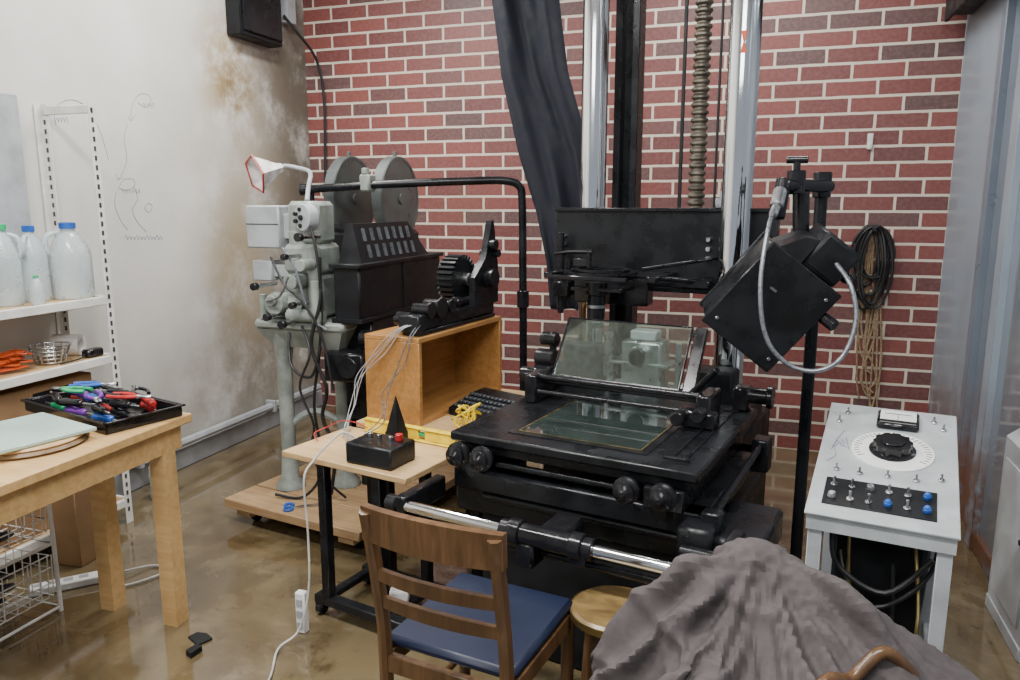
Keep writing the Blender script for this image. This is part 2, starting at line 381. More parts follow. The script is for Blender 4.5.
W=T(-2.66,1.80,0)@RZ(0); e=thing('wire_drawer_unit','white wire basket drawers on a floor frame','storage basket',W)
b=B(W)
for x_ in (-.2,.16):
    for y_ in (-.45,.22): b.cyl((x_,y_,0),(x_,y_,.55),.008,seg=8)
for z in (.02,.28,.54):
    b.tube([(-.2,-.45,z),(.16,-.45,z),(.16,.22,z),(-.2,.22,z),(-.2,-.45,z)],.006,smooth=False,seg=6)
b.done('frame','white',e)
for z in (.06,.32):
    b=B(W)
    for k in range(14):
        y_=-.43+k*.05
        b.tube([(-.18,y_,z+.17),(-.17,y_,z),(.13,y_,z),(.14,y_,z+.17)],.0025,smooth=False,seg=5)
    for k in range(8):
        x_=-.17+k*.043; b.tube([(x_,-.44,z+.17),(x_,-.43,z),(x_,.20,z),(x_,.21,z+.17)],.0025,smooth=False,seg=5)
    for zz in (.06,.12,.17): b.tube([(-.18,-.44,z+zz),(.14,-.44,z+zz),(.14,.21,z+zz),(-.18,.21,z+zz),(-.18,-.44,z+zz)],.003,smooth=False,seg=5)
    b.done('wire_basket','white',e)
    b=B()
    c0=W@Vector((0,0,z))
    for k in range(9):
        b.tube([(c0.x-.12+.22*random.random(),c0.y-.3+.45*random.random(),c0.z+.02+.012*k) for _ in range(5)],.010,seg=6)
    b.done('cable_tangle',['cable'],label='tangled black cables stored in the wire basket',cat='cable')

# ---------------------------------------------------------------- left table
LT=T(-1.965,2.2,0)@RZ(1.5)
e=thing('work_table','light pine table with square legs holding a tool tray','table',LT)
B(LT).box(-.52,0,-1.25,0,.757,.79,bev=.004).done('tabletop','pine',e)
B(LT).box(-.49,-.03,-1.22,-.03,.665,.757,bev=.002).done('apron','pine',e)
for x_,y_ in ((-.06,-.10),(-.37,-.08),(-.06,-1.16),(-.37,-1.16)):
    b=B(LT); b.prism([(x_-.031,y_-.031,.757),(x_+.031,y_-.031,.757),(x_+.031,y_+.031,.757),(x_-.031,y_+.031,.757)],(0,0,-.757)); b.done('leg','pine',e)
W=T(-2.21,1.73,.791); e=thing('round_disc','brown round turned disc with pale rim on the table','disc',W)
B(W).lathe([(.001,0),(.17,0),(.18,.008),(.17,.016),(.001,.016)],seg=48).done('lower_disc','dirty',e)
B(W).lathe([(.001,.016),(.165,.016),(.17,.022),(.165,.028),(.001,.028)],seg=48).done('upper_disc','ply',e)
b=B(T(-2.23,1.74,.821)@RZ(-14)); b.box(-.17,.17,-.145,.145,0,.012,bev=.002); b.done('glass_sheet','glassg',label='thick pale green frosted glass sheet on a disc',cat='glass sheet')
TW=T(-2.27,2.09,.792)@RZ(-15); e=thing('tool_tray','shallow black plastic tray full of hand tools','tray',TW)
b=B(TW); b.box(-.27,.27,-.135,.135,0,.006,bev=0)
for a in ((-.275,.275,-.14,-.132),(-.275,.275,.132,.14),(-.275,-.267,-.14,.14),(.267,.275,-.14,.14)): b.box(*a,0,.04,bev=.001)
b.box(-.285,.285,-.15,-.14,.036,.042,bev=.001).box(-.285,.285,.14,.15,.036,.042,bev=.001).box(-.285,-.275,-.15,.15,.036,.042,bev=.001).box(.275,.285,-.15,.15,.036,.042,bev=.001)
b.done('tray_body','blackg',e)
NM={'blackg':'black'}
def driver(cx_,cy_,z_,a,col,L=.16,tilt=0):
    W=TW@T(cx_,cy_,z_)@RZ(a)@RY(90-tilt)@T(0,0,-L/2); e=thing('screwdriver','hand screwdriver with %s plastic handle in the tray'%NM.get(col,col),'tool',W,group='tools in the tray')
    B(W).lathe([(.008,0),(.014,.005),(.016,.03),(.012,.055),(.015,.085),(.009,.095)],seg=10).done('handle',col,e)
    B(W).cyl((0,0,.093),(0,0,L),.0034,seg=8).done('shaft','steel',e)
random.seed(11)
cols=['green','red','blackg','purple','red','blackg','blue','blackg','red','blackg','purple','blackg','blackg','blue','blackg','blackg','blackg','red']
i=0
for lay in range(2):
    for gx in range(3):
        for gy in range(3):
            driver(-.165+gx*.165+random.uniform(-.01,.01),-.085+gy*.082+random.uniform(-.008,.008),.024+lay*.033,random.choice([0,180])+random.uniform(-18,18)+(25 if lay else 0)*(1 if gy==1 else 0),cols[i],random.uniform(.135,.16),random.uniform(-2,4)); i+=1
def pliers(x_,y_,z_,a,col):
    W=TW@T(x_,y_,z_)@RZ(a); e=thing('pliers','steel pliers with %s grips in the tray'%NM.get(col,col),'tool',W,group='tools in the tray')
    for s_ in (-1,1): B(W).tube([(0,s_*.004,0),(-.03,s_*.018,0),(-.07,s_*.024,0),(-.11,s_*.018,0)],.007).done('handle',col,e)
    B(W).box(-.005,.05,-.010,-.001,-.004,.004).box(-.005,.05,.001,.010,-.004,.004).cyl((0,0,-.006),(0,0,.006),.011).done('jaw','steel',e)
pliers(.19,.03,.084,25,'red'); pliers(.10,-.07,.084,-20,'purple'); pliers(-.10,.06,.084,40,'blue'); pliers(.02,.0,.084,190,'blackg'); pliers(.08,.09,.086,160,'blackg'); pliers(-.15,-.06,.084,200,'green')

# floor items
W=T(-2.62,2.18,0)@RZ(48); e=thing('power_strip','white power strip with red switch on the floor','power strip',W)
pb=B(W).box(-.15,.15,-.03,.03,0,.035,bev=.006).done('body','whitepl',e)
B(W).box(.10,.14,-.015,.015,.035,.042).done('switch','red',pb)
for k in range(4): B(W).box(-.14+k*.055,-.105+k*.055,-.014,.014,.0345,.0365,m=0,bev=0).done('socket','grey',pb)
B().tube([(-2.49,2.32,.02),(-2.43,2.42,.008),(-2.34,2.40,.008),(-2.38,2.28,.008),(-2.46,2.18,.008)],.005).done('white_cord','whitecable',label='loose white power cord lying on the concrete floor',cat='cord')
jug('plastic_jug',-2.98,3.08,0,.13,.27,'whitepl','white plastic jug standing on the floor by the shelving',0,True,None)
for (x_,y_,pl,h) in ((-1.90,2.02,[(0,0,0),(.07,-.03,0),(.09,.02,0),(.05,.04,0),(.01,.035,0)],.006),(-1.83,1.93,[(0,0,0),(.03,-.01,0),(.035,.04,0),(.005,.045,0)],.02)):
    b=B(T(x_,y_,.001)); b.prism(pl,(0,0,h)); b.done('floor_scrap','blackm',label='dark flat scrap lying on the concrete floor',cat='scrap',group='scraps on the floor')

# ---------------------------------------------------------------- platform dolly
PF=T(-2.44,2.90,0)@RZ(-10)
e=thing('wooden_dolly','low plank platform on casters under the projector','dolly',PF)
for k in range(6): B(PF).box(0,.84,.0+k*.21,.2+k*.21,.085,.13,bev=.004).done('plank','plank',e)
for x_ in (.06,.70): B(PF).box(x_,x_+.09,.02,1.22,.05,.085,bev=.002).done('bearer','plank',e)
for x_,y_ in ((.11,.1),(.75,.1),(.11,1.12),(.75,1.12)):
    B(PF).cyl((x_-.015,y_,.025),(x_+.015,y_,.025),.025).box(x_-.022,x_+.022,y_-.02,y_+.02,.035,.052).done('caster','blackm',e)
W=T(-2.04,2.91,.134)@RZ(30); e=thing('scissors','scissors with blue plastic handles lying on planks','scissors',W)
B(W).box(0,.12,-.008,-.001,-.001,.001,bev=0).box(0,.12,.001,.008,-.001,.001,bev=0,Mx=RZ(8)).done('blade','steel',e)
for s_ in (-1,1): B(W).tor((-.03,s_*.024,.002),.020,.006).done('handle','blue',e)

# ---------------------------------------------------------------- green camera machine
e=thing('film_projector','grey-green cast film projector on pedestal with black lamphouse and round magazines','projector',(-2.15,3.35,.13))
b=B()
for (x_,y_) in ((-2.22,3.14),(-1.97,3.26),(-2.18,3.6)):
    b.lathe([(.075,0),(.07,.02),(.045,.05),(.036,.2),(.038,.65),(.052,.78),(.085,.86)],(x_,y_,.132),(0,0,1),20)
b.box(-2.33,-1.84,3.06,3.68,.95,1.0,bev=.015)
b.prism([(-2.32,3.07,.95),(-1.85,3.07,.95),(-1.90,3.12,.86),(-2.26,3.12,.86)],(0,.5,0))
b.tube([(-2.22,3.14,.45),(-2.1,3.2,.52),(-1.97,3.26,.45)],.02)
b.done('pedestal','greygreen',e)
b=B()
b.box(-2.20,-1.98,3.12,3.4,1.0,1.22,bev=.025).cyl((-2.1,3.15,.98),(-2.1,3.15,1.42),.055).cyl((-2.0,3.1,1.0),(-2.0,3.1,1.35),.032)
b.box(-2.16,-1.97,3.08,3.3,1.22,1.36,bev=.02).cyl((-2.18,3.02,1.08),(-2.18,3.14,1.08),.05).cyl((-2.18,3.0,1.10),(-2.18,3.03,1.10),.025)
b.cyl((-2.24,3.1,1.1),(-2.06,3.1,1.06),.035).box(-2.14,-1.97,3.1,3.26,1.36,1.56,bev=.02)
b.cyl((-2.07,3.0,1.19),(-2.07,3.12,1.19),.035).cyl((-2.0,2.98,1.27),(-2.0,3.1,1.27),.028)
b.cyl((-2.12,3.05,1.03),(-1.93,3.05,1.03),.03).cyl((-1.95,3.02,1.0),(-1.95,3.02,1.2),.02)
b.box(-2.30,-2.18,3.10,3.2,1.0,1.06,bev=.01).cyl((-2.28,3.08,1.0),(-2.28,3.08,1.12),.018)
mh=b.done('mechanism_housing','greygreen',e)
for (x_,z_,r) in ((-2.17,1.03,.018),(-2.09,1.0,.02),(-2.03,1.09,.016),(-2.23,1.17,.018),(-1.98,1.4,.02),(-2.06,1.31,.015)):
    B().cyl((x_,2.95,z_),(x_,3.12,z_),r*.6,m=0).cyl((x_,2.94,z_),(x_,2.97,z_),r,m=1).done('control_knob',['steel','blackg'],mh)
b=B(); c=Vector((-2.03,3.06,1.485)); b.cyl(c,c+Vector((.02,.05,0)),.062,seg=28)
for k in range(7):
    a=k/7*6.283; p=c+Vector((math.cos(a)*.038,0,math.sin(a)*.038)); b.cyl(p-Vector((.002,.004,0)),p+Vector((0,.01,0)),.010,m=1)
b.cyl(c-Vector((.004,.012,0)),c,.012,m=1)
b.done('sprocket_disc',['grey','blackm'],e)
b=B(); b.box(-2.40,-2.21,3.14,3.30,1.335,1.54,bev=.008).box(-2.215,-2.12,3.18,3.26,1.38,1.5,bev=.004).box(-2.395,-2.215,3.136,3.14,1.45,1.453,m=1,bev=0); b.done('motor_box',['grey','blackm'],e)
b=B(); b.box(-2.42,-2.31,3.2,3.3,1.17,1.27,bev=.005).box(-2.31,-2.2,3.22,3.27,1.19,1.25); b.done('switch_box','lightgrey',e)
x1,x0,yn=-1.75,-1.90,3.08
b=B(); b.box(x0+.01,x1,yn,4.0,1.00,1.265,bev=.01).box(x0,x1+.012,yn-.02,4.02,1.255,1.275,bev=.003)
b.box(x0+.02,x1+.006,3.52,3.54,1.02,1.26,bev=.001).box(x0,x1+.01,yn-.01,4.01,1.0,1.02,bev=.001)
b.done('lamphouse_body','blackm',e)
HDF=(x1-.01,x1-.075)
b=B()
ya0,ya1,yb0,yb1=3.12,3.86,3.16,3.74; zt=1.455; zb=1.275
b.add([(HDF[0],ya0,zb),(HDF[0],ya1,zb),(x0+.02,ya1,zb),(x0+.02,ya0,zb),(HDF[1],yb0,zt),(HDF[1],yb1,zt),(x0+.04,yb1,zt),(x0+.04,yb0,zt)],[[0,1,5,4],[1,2,6,5],[2,3,7,6],[3,0,4,7],[4,5,6,7],[3,2,1,0]])
def hp(y_,t,o=0): return (HDF[0]+(HDF[1]-HDF[0])*t+o,y_,zb+(zt-zb)*t)
vh=b.done('vent_hood','blackm',e)
for r,(t0,t1) in enumerate(((.55,.88),(.12,.45))):
    for k in range(7):
        y_=3.21+k*.078
        B().add([hp(y_,t0,-.002),hp(y_+.011,t0,-.002),hp(y_+.024,t1,-.002),hp(y_+.013,t1,-.002),hp(y_,t0,.002),hp(y_+.011,t0,.013),hp(y_+.024,t1,.013),hp(y_+.013,t1,.002)],[[0,1,5,4],[1,2,6,5],[2,3,7,6],[3,0,4,7],[4,5,6,7],[3,2,1,0]]).done('louvre','gun',vh)
for (x_,y_) in ((-2.24,3.87),(-2.0,3.96)):
    b=B(); b.cyl((x_-.03,y_,1.575),(x_+.03,y_,1.575),.235,seg=48).ringflat((x_+.03,y_,1.575),.217,.231,.003,ax=(1,0,0)).cyl((x_+.03,y_,1.575),(x_+.04,y_,1.575),.03).cyl((x_,y_,1.80),(x_,y_,1.835),.012)
    b.done('film_magazine','diskgrey',e)
B().box(-2.3,-1.92,3.68,4.1,.98,1.40,bev=.02).box(-2.26,-1.94,3.72,4.05,.132,.98,bev=.01).done('magazine_mount','blackm',e)
B().box(-1.92,-1.76,3.2,3.6,.5,1.0,bev=.01).cyl((-1.87,3.3,.132),(-1.87,3.3,.5),.03).cyl((-1.87,3.52,.132),(-1.87,3.52,.5),.03).box(-1.95,-1.74,3.06,3.25,.72,.86,bev=.01).cyl((-1.8,3.02,.8),(-1.8,3.1,.8),.05).cyl((-1.76,3.1,.93),(-1.70,3.1,.93),.04).done('lamphouse_support','black',e)
B().tube([(-1.97,3.1,1.3),(-1.93,3.02,1.1),(-1.97,3.0,.9),(-1.90,3.0,.7),(-1.94,3.02,.55),(-1.88,3.02,.4),(-1.93,3.05,.16)],.009).tube([(-2.15,3.1,1.0),(-2.1,3.02,.8),(-1.98,3.0,.75),(-1.92,3.0,.9)],.007).tube([(-2.2,3.05,1.3),(-2.1,3.0,1.18),(-1.98,2.97,1.1),(-1.9,2.98,.95),(-1.85,2.98,.7)],.006).tube([(-1.99,3.06,1.46),(-1.95,3.04,1.35),(-1.93,3.04,1.1),(-1.95,3.03,.85),(-1.99,3.03,.6),(-1.96,3.03,.3),(-2.05,3.0,.15),(-2.2,2.98,.15)],.007).tube([(-2.05,3.05,.98),(-1.98,3.0,.86),(-2.03,2.98,.7),(-1.97,2.99,.52),(-2.0,3.0,.38),(-1.92,3.0,.25),(-1.85,3.05,.15)],.006).done('cable','cable',e)
B().tube([(-2.1,3.0,1.35),(-2.02,2.98,1.25),(-1.96,2.98,1.05),(-1.87,2.98,.98)],.006).tube([(-2.2,3.0,1.1),(-2.1,2.96,1.13),(-2.05,2.96,1.22)],.006).done('hose','greycable',e)
e=thing('reflector_lamp','red and white reflector lamp on a curved grey arm','lamp',(-2.3,3.35,1.5))
d=Vector((-.50,-.80,-.25)).normalized(); p=Vector((-2.48,3.42,1.71))
sh_=B().lathe([(.022,-.10),(.03,-.07),(.095,.045),(.100,.047),(.092,.043),(.028,-.058),(.001,-.060)],p,d,5,0,cap=False).done('lamp_shade','reflwhite',e)
B().lathe([(.096,.040),(.106,.046),(.104,.054),(.092,.050)],p,d,5,cap=False).done('reflector_rim','reflred',sh_)
B().lathe([(.030,-.052),(.052,-.018),(.050,-.014),(.026,-.048)],p,d,5,cap=False).done('inner_reflector','reflred',sh_)
B().sph(tuple(p-d*.005),.026).done('bulb','reflwhite',sh_)
B().tube([p-d*.09,p-d*.13,(-2.29,3.52,1.72),(-2.19,3.4,1.69),(-2.14,3.3,1.63),(-2.10,3.22,1.562)],.011).done('arm','grey',e)

e=thing('pipe_stand','tall black pipe frame arching behind the projector','stand',(-1.22,3.9,0))
B().tube([(-2.3,3.52,1.62),(-1.95,3.62,1.645),(-1.45,3.78,1.665),(-1.30,3.83,1.665),(-1.235,3.86,1.64),(-1.22,3.87,1.56),(-1.215,3.87,1.2),(-1.21,3.87,.6),(-1.21,3.87,.02)],.021,seg=12).done('pipe','black',e)
B().cyl((-1.214,3.87,1.0),(-1.214,3.87,1.09),.033).done('coupling','blackg',e)
B().cyl((-1.21,3.87,0),(-1.21,3.87,.03),.09,.07).done('foot_flange','blackg',e)
B().cyl((-2.33,3.51,1.62),(-2.27,3.53,1.622),.03).cyl((-2.28,3.535,1.62),(-2.28,3.535,1.4),.017).done('elbow_fitting','blackg',e)
B().box(-2.02,-1.96,3.58,3.66,1.61,1.70,bev=.01).cyl((-1.99,3.6,1.70),(-1.99,3.6,1.73),.02).done('clamp','greygreen',e)

# ---------------------------------------------------------------- curtain
e=thing('curtain','dark navy-black curtain hanging bunched beside the columns','curtain',(-1.1,3.85,1.1))
rows=[(3.38,-1.48,-1.00),(2.9,-1.44,-1.02),(2.55,-1.39,-1.03),(2.2,-1.34,-.97),(1.95,-1.27,-.89),(1.8,-1.23,-.845),(1.65,-1.18,-.83),(1.5,-1.13,-.83),(1.25,-1.08,-.83),(1.0,-1.06,-.85)]
vs=[];fs=[];nc=70;nr=64
for j in range(nr):
    t=j/(nr-1)*(len(rows)-1); i=min(int(t),len(rows)-2); u=t-i
    z,l,r=[rows[i][k]*(1-u)+rows[i+1][k]*u for k in range(3)]
    am=.6+.4*max(0,min(1,(1.9-z)/.5))
    for k in range(nc):
        s_=k/(nc-1); 
        vs.append((l+(r-l)*s_+.012*math.sin(z*3+s_*5),3.85+am*(.028*math.sin(s_*10+z*1.5+.6*math.sin(z*2))+.018*math.sin(s_*19-z*2.2)+.006*math.sin(s_*33+z*6)),z))
for j in range(nr-1):
    for k in range(nc-1): a=j*nc+k; fs.append([a,a+1,a+nc+1,a+nc])
o=B().add(vs,fs).done('fabric','curtain',e); md=o.modifiers.new('s','SOLIDIFY'); md.thickness=.004
B().cyl((-1.55,3.85,3.385),(-.8,3.85,3.385),.012).done('curtain_rod','black',e)

# ---------------------------------------------------------------- cart
CF=T(-1.66,2.30,0)@RZ(-12)
e=thing('wooden_cart','small light wood topped cart on black steel frame','cart',CF)
B(CF).box(0,.58,0,.37,.622,.645,bev=.003).done('top','ply',e)
for x_,y_ in ((.16,.05),(.42,.05),(.16,.32),(.42,.32)): B(CF).box(x_-.019,x_+.019,y_-.019,y_+.019,.07,.622,bev=.003).done('leg','black',e)
b=B(CF)
for y_ in (.05,.32): b.box(.10,.55,y_-.022,y_+.022,.05,.085,bev=.004)
for x_ in (.14,.44): b.box(x_-.02,x_+.02,.05,.32,.055,.08,bev=.004)
b.done('base_frame','black',e)
for x_,y_ in ((.12,.05),(.53,.05),(.12,.32),(.53,.32)): B(CF).cyl((x_-.013,y_,.028),(x_+.013,y_,.028),.027).box(x_-.018,x_+.018,y_-.02,y_+.02,.03,.052).done('caster','blackg',e)

WF=T(-1.57,2.69,0)@RZ(-9)
e=thing('plywood_table','low plywood table beside the black machine','table',WF)
B(WF).box(0,.61,0,.78,.633,.66,bev=.003).done('tabletop','ply',e)
for x_,y_ in ((.12,.05),(.55,.05),(.12,.73),(.55,.73)): B(WF).box(x_-.02,x_+.02,y_-.02,y_+.02,0,.633).done('leg','black',e)
BF=T(-1.545,2.74,.661)@RZ(-9)
e=thing('wooden_box','open-sided varnished wooden box carrying a black rail','box',BF)
w_,l_,h_=.27,.70,.34
b=B(BF); b.box(0,w_,0,.02,0,h_,bev=.002).box(0,w_,l_-.02,l_,0,h_,bev=.002).box(0,.018,.02,l_-.02,0,h_,bev=0).box(.018,w_,.02,l_-.02,0,.018,bev=0).box(0,w_,0,l_,h_-.0,h_+.02,bev=.002); b.done('box_body','oak',e)
RF=T(-1.35,2.66,1.022)@RZ(-9)
e=thing('film_winder','black rail with spools and a toothed wheel on a wooden box','film winder',RF)
b=B(RF); b.box(-.045,.045,.09,.72,0,.018).box(-.04,.04,.08,.72,.018,.075,bev=.006).box(-.05,.05,.07,.13,.015,.085,bev=.006)
for k in range(10): b.box(-.042,.042,.14+k*.055,.148+k*.055,.075,.08,bev=0)
b.done('rail','black',e)
for (y_,r) in ((.16,.026),(.24,.034),(.32,.022)): B(RF).cyl((-.03,y_,.10),(.05,y_,.10),r).cyl((.05,y_,.10),(.058,y_,.10),r*1.3).done('spool','blackg',e)
B(RF).cyl((-.09,.13,.06),(-.03,.13,.06),.03).cyl((-.12,.15,.05),(-.09,.15,.05),.02).done('crank_knob','blackg',e)
B(RF).cyl((.0,.36,.095),(.0,.62,.095),.02).cyl((.0,.42,.095),(.0,.46,.095),.027).done('drive_roller','blackg',e)
b=B(); C=RF@Vector((-.05,.53,.19))
n=26
prof=[]
for i in range(n):
    a0=i/n*6.283
    for da,r in ((0,.092),(.25,.092),(.35,.110),(.75,.110),(.9,.092)):
        a=a0+da*6.283/n; prof.append(Vector((0,math.cos(a)*r,math.sin(a)*r)))
q=RF.to_3x3()
b.prism([C+q@p_+q@Vector((-.04,0,0)) for p_ in prof],q@Vector((.08,0,0)))
b.cyl(C+q@Vector((-.05,0,0)),C+q@Vector((.07,0,0)),.03,m=1)
b.done('toothed_wheel',['blackm','steel'],e)
b=B(RF); b.prism([(.02,.52,.07),(.02,.74,.07),(.02,.74,.24),(.02,.70,.45),(.02,.68,.45),(.02,.62,.28),(.02,.52,.2)],(.03,0,0)); b.cyl((.05,.64,.19),(.09,.64,.19),.045).cyl((-.02,.70,.30),(.08,.70,.30),.018).cyl((.05,.67,.34),(.08,.67,.34),.026)
b.done('bracket','black',e)
b=B(); random.seed(9)
for k in range(4):
    o_=k*.008; j_=lambda: random.uniform(-.018,.018)
    b.tube([(-1.34+o_,2.735,1.07),(-1.38+o_,2.70,1.05),(-1.46+o_+j_(),2.70,.98-o_),(-1.54+j_(),2.69,.86+j_()),(-1.57+j_(),2.67,.74),(-1.55+j_(),2.60,.67+.004*k),(-1.51+2*j_(),2.50+j_(),.655),(-1.45+j_(),2.45+2*j_(),.66),(-1.40+2*o_,2.40-o_*2,.655)],.0019,seg=6)
b.done('wire_bundle','palewire',label='pale grey wires looping from the rail down to the cart',cat='cable')
b=B()
for k in range(2):
    o_=k*.025
    b.tube([(-1.30+o_*.5,2.735,1.07),(-1.32+o_*.5,2.69,1.02),(-1.36+o_,2.68,.92),(-1.40-o_,2.66,.80),(-1.40,2.62,.73),(-1.37+o_,2.50,.72),(-1.38,2.42,.70)],.0025,seg=6)
b.done('cable_bundle','greycable',label='grey cables hanging over the front of the wooden box',cat='cable')
W=T(-1.255,2.315,.646)@RZ(-10); e=thing('control_box','small black control box with red knob on the cart','control box',W)
pb=B(W).box(-.10,.10,-.075,.075,0,.075,bev=.006).done('body','black',e)
for k in (-.06,-.02,.03): B(W).cyl((k,.02,.075),(k,.02,.09),.009).done('button','steel',pb)
B(W).cyl((.06,.03,.075),(.06,.03,.10),.014).done('knob','red',pb)
W=T(-1.27,2.575,.646)@RZ(-12); e=thing('spirit_level','yellow spirit level lying behind the control box','level',W)
pb=B(W).box(-.22,.22,-.014,.014,0,.008).box(-.22,.22,-.014,.014,.048,.056).box(-.22,-.1,-.009,.009,.008,.048).box(.08,.22,-.009,.009,.008,.048).box(-.07,.05,-.009,.009,.008,.048).done('body','yellow',e)
for k in (-.085,.065): B(W).cyl((k-.013,0,.03),(k+.013,0,.03),.008).done('vial','green',pb)
b=B(T(-1.275,2.48,.646)@RZ(-15)); b.prism([(-.03,-.03,0),(.03,-.03,0),(.03,.03,0),(-.03,.03,0)],(0,0,.06)); 
b.add([(-.028,-.028,.06),(.028,-.028,.06),(.028,.028,.06),(-.028,.028,.06),(0,0,.20)],[[0,1,4],[1,2,4],[2,3,4],[3,0,4],[3,2,1,0]])
b.done('black_pyramid','blackm',label='black pyramid shaped block standing by the level',cat='block')
b=B(); 
random.seed(3)
p0=Vector((-1.08,2.68,.685)); b.tube([p0+Vector((random.uniform(-.05,.06),random.uniform(-.03,.05),random.uniform(-.015,.09))) for _ in range(32)],.0036,seg=6)
b.done('yellow_wire','yellow',label='tangled yellow wire heaped beside the level',cat='wire')
B().tube([(-1.36,2.32,.72),(-1.40,2.30,.74),(-1.44,2.26,.70),(-1.47,2.22,.655),(-1.48,2.17,.6),(-1.475,2.17,.4),(-1.47,2.15,.2),(-1.50,2.12,.05),(-1.54,2.05,.01),(-1.46,1.88,.008),(-1.40,1.6,.008)],.004).done('white_cord','whitecable',label='white cord hanging from the cart to the floor',cat='cord')
B().tube([(-1.58,2.42,.655),(-1.62,2.46,.67),(-1.58,2.50,.69),(-1.5,2.46,.73),(-1.42,2.43,.74),(-1.36,2.41,.73)],.002).done('red_wire','red',label='thin red wire arching over the cart top',cat='wire')
e=thing('power_strip','white power strip standing against the cart leg','power strip',T(-1.53,2.19,.0))
pb=B().box(-1.55,-1.51,2.175,2.205,.0,.16,bev=.005).done('body','whitepl',e)
for k in range(3): B().box(-1.542,-1.518,2.172,2.175,.02+k*.045,.045+k*.045,bev=0).done('socket','grey',pb)
e=thing('power_adapter','white plug adapter lying on the cart base','adapter',T(-1.23,2.33,.086))
B(T(-1.22,2.36,.086)@RZ(20)).box(-.035,.035,-.025,.025,0,.05,bev=.006).box(-.02,.02,-.0255,-.025,.01,.04,bev=0).done('body','whitepl',e)
W=T(-1.07,2.95,.662)@RZ(-22); e=thing('keyboard','black typewriter-like keyboard unit on plywood','keyboard',W)
pb=B(W).prism([(-.14,-.11,0),(-.14,.12,0),(-.14,.12,.075),(-.14,.05,.07),(-.14,-.11,.03)],(.28,0,0)).done('body','black',e)
for r in range(4):
    for k in range(11): B(W).box(-.128+k*.0235,-.110+k*.0235,-.095+r*.034,-.073+r*.034,.035+r*.0095,.046+r*.0095,bev=.002).done('key','gun',pb)

# ---------------------------------------------------------------- black animation stand
MF=T(-.965,2.26,0)@RZ(-11)
e=thing('animation_stand','large black copy stand with chrome columns, table and camera carriage','camera stand',MF)
ct=B(MF).box(0,.84,0,.80,.768,.80,bev=.006).box(.02,.82,.02,.78,.735,.768,bev=.004).done('compound_table','black',e)
b=B(MF); b.box(.18,.66,.08,.62,.8005,.803,m=0,bev=0).box(.205,.635,.105,.595,.803,.8045,m=1,bev=0)
for a in ((.205,.635,.105,.109),(.205,.635,.591,.595),(.205,.209,.105,.595),(.631,.635,.105,.595)): b.box(*a,.8045,.806,m=2,bev=0)
b.done('glass_inset',['blackg','inset','brass'],ct)
for x_ in (.73,.77): B(MF).box(x_,x_+.008,.10,.70,.7995,.806,bev=.001).done('guide_rail','blackg',ct)
for y_ in (.08,.70): B(MF).box(.71,.79,y_,y_+.015,.7995,.808,bev=.001).done('rail_stop','blackg',ct)
for (a_,z_) in ((.055,.738),(.145,.738),(.64,.725),(.75,.725)):
    b=B(MF); b.cyl((a_,.03,z_),(a_,-.03,z_),.016,m=1).lathe([(.03,0),(.041,.006),(.041,.018),(.03,.024),(.018,.026)],(a_,-.02,z_),(0,-1,0),24).lathe([(.02,0),(.032,.004),(.032,.013),(.02,.017),(.008,.028)],(a_,-.047,z_),(0,-1,0),24)
    b.done('hand_wheel',['blackg','blackg'],ct)
b=B(MF); b.box(.03,.12,.0,.76,.67,.735,bev=.004).box(.68,.80,.0,.76,.67,.735,bev=.004).box(.12,.68,.30,.5,.67,.735,bev=.004).cyl((.16,.04,.70),(.64,.04,.70),.012,seg=12)
b.box(.0,.86,.02,.10,.60,.67,bev=.006).box(.0,.86,.66,.76,.60,.67,bev=.006).box(.0,.10,.02,.76,.60,.67,bev=.006).box(.74,.86,.02,.76,.60,.67,bev=.006).box(-.02,.94,.06,.16,.50,.60,bev=.01).cyl((.10,.05,.575),(.86,.05,.575),.014)
b.done('lower_carriage','black',e)
b=B(MF); b.box(.86,1.03,-.02,.30,.53,.63,bev=.012).box(.80,.90,-.06,.04,.56,.66,bev=.01).cyl((.82,-.08,.60),(1.02,-.08,.60),.018).cyl((.88,.03,.67),(.88,.72,.70),.012).box(.85,.91,.0,.05,.62,.69,bev=.006).box(.85,.91,.66,.74,.60,.72,bev=.006)
b.done('drive_gearbox','black',e)
rod=B(MF).cyl((-.10,-.17,.585),(.98,-.17,.585),.019,seg=20).done('chrome_rod','chrome',e)
b=B(MF); b.cyl((.30,-.17,.585),(.60,-.17,.585),.033,seg=24).cyl((.33,-.17,.585),(.37,-.17,.585),.041,seg=24).cyl((.53,-.17,.585),(.57,-.17,.585),.041,seg=24).box(.40,.50,-.17,.0,.55,.60,bev=.01).cyl((.30,-.13,.52),(.95,-.13,.52),.016).box(.36,.42,-.2,-.12,.49,.57,bev=.008).cyl((.56,-.2,.56),(.56,-.14,.56),.026)
b.done('bearing_sleeve','blackg',rod)
B(MF).cyl((-.13,-.17,.585),(-.09,-.17,.585),.028).box(-.09,-.05,-.19,.05,.545,.62,bev=.006).done('rod_end','blackg',rod)
B(MF).box(.93,.97,-.19,.05,.55,.64,bev=.006).done('rod_end','blackg',rod)
b=B(MF); b.box(.06,.84,.10,.95,0,.50,bev=.01); b.box(.06,.74,.95,1.62,0,.60,bev=.01).box(-.14,.74,1.04,1.42,.60,.70,bev=.01); b.done('base_cabinet','blackm',e)
B(MF).cyl((-.065,1.32,.70),(-.065,1.32,3.39),.060,seg=36).done('chrome_column','chrome',e)
rc=B(MF).cyl((.655,1.09,.55),(.655,1.09,3.39),.060,seg=36).done('chrome_column','chrome',e)
b=B(MF); 
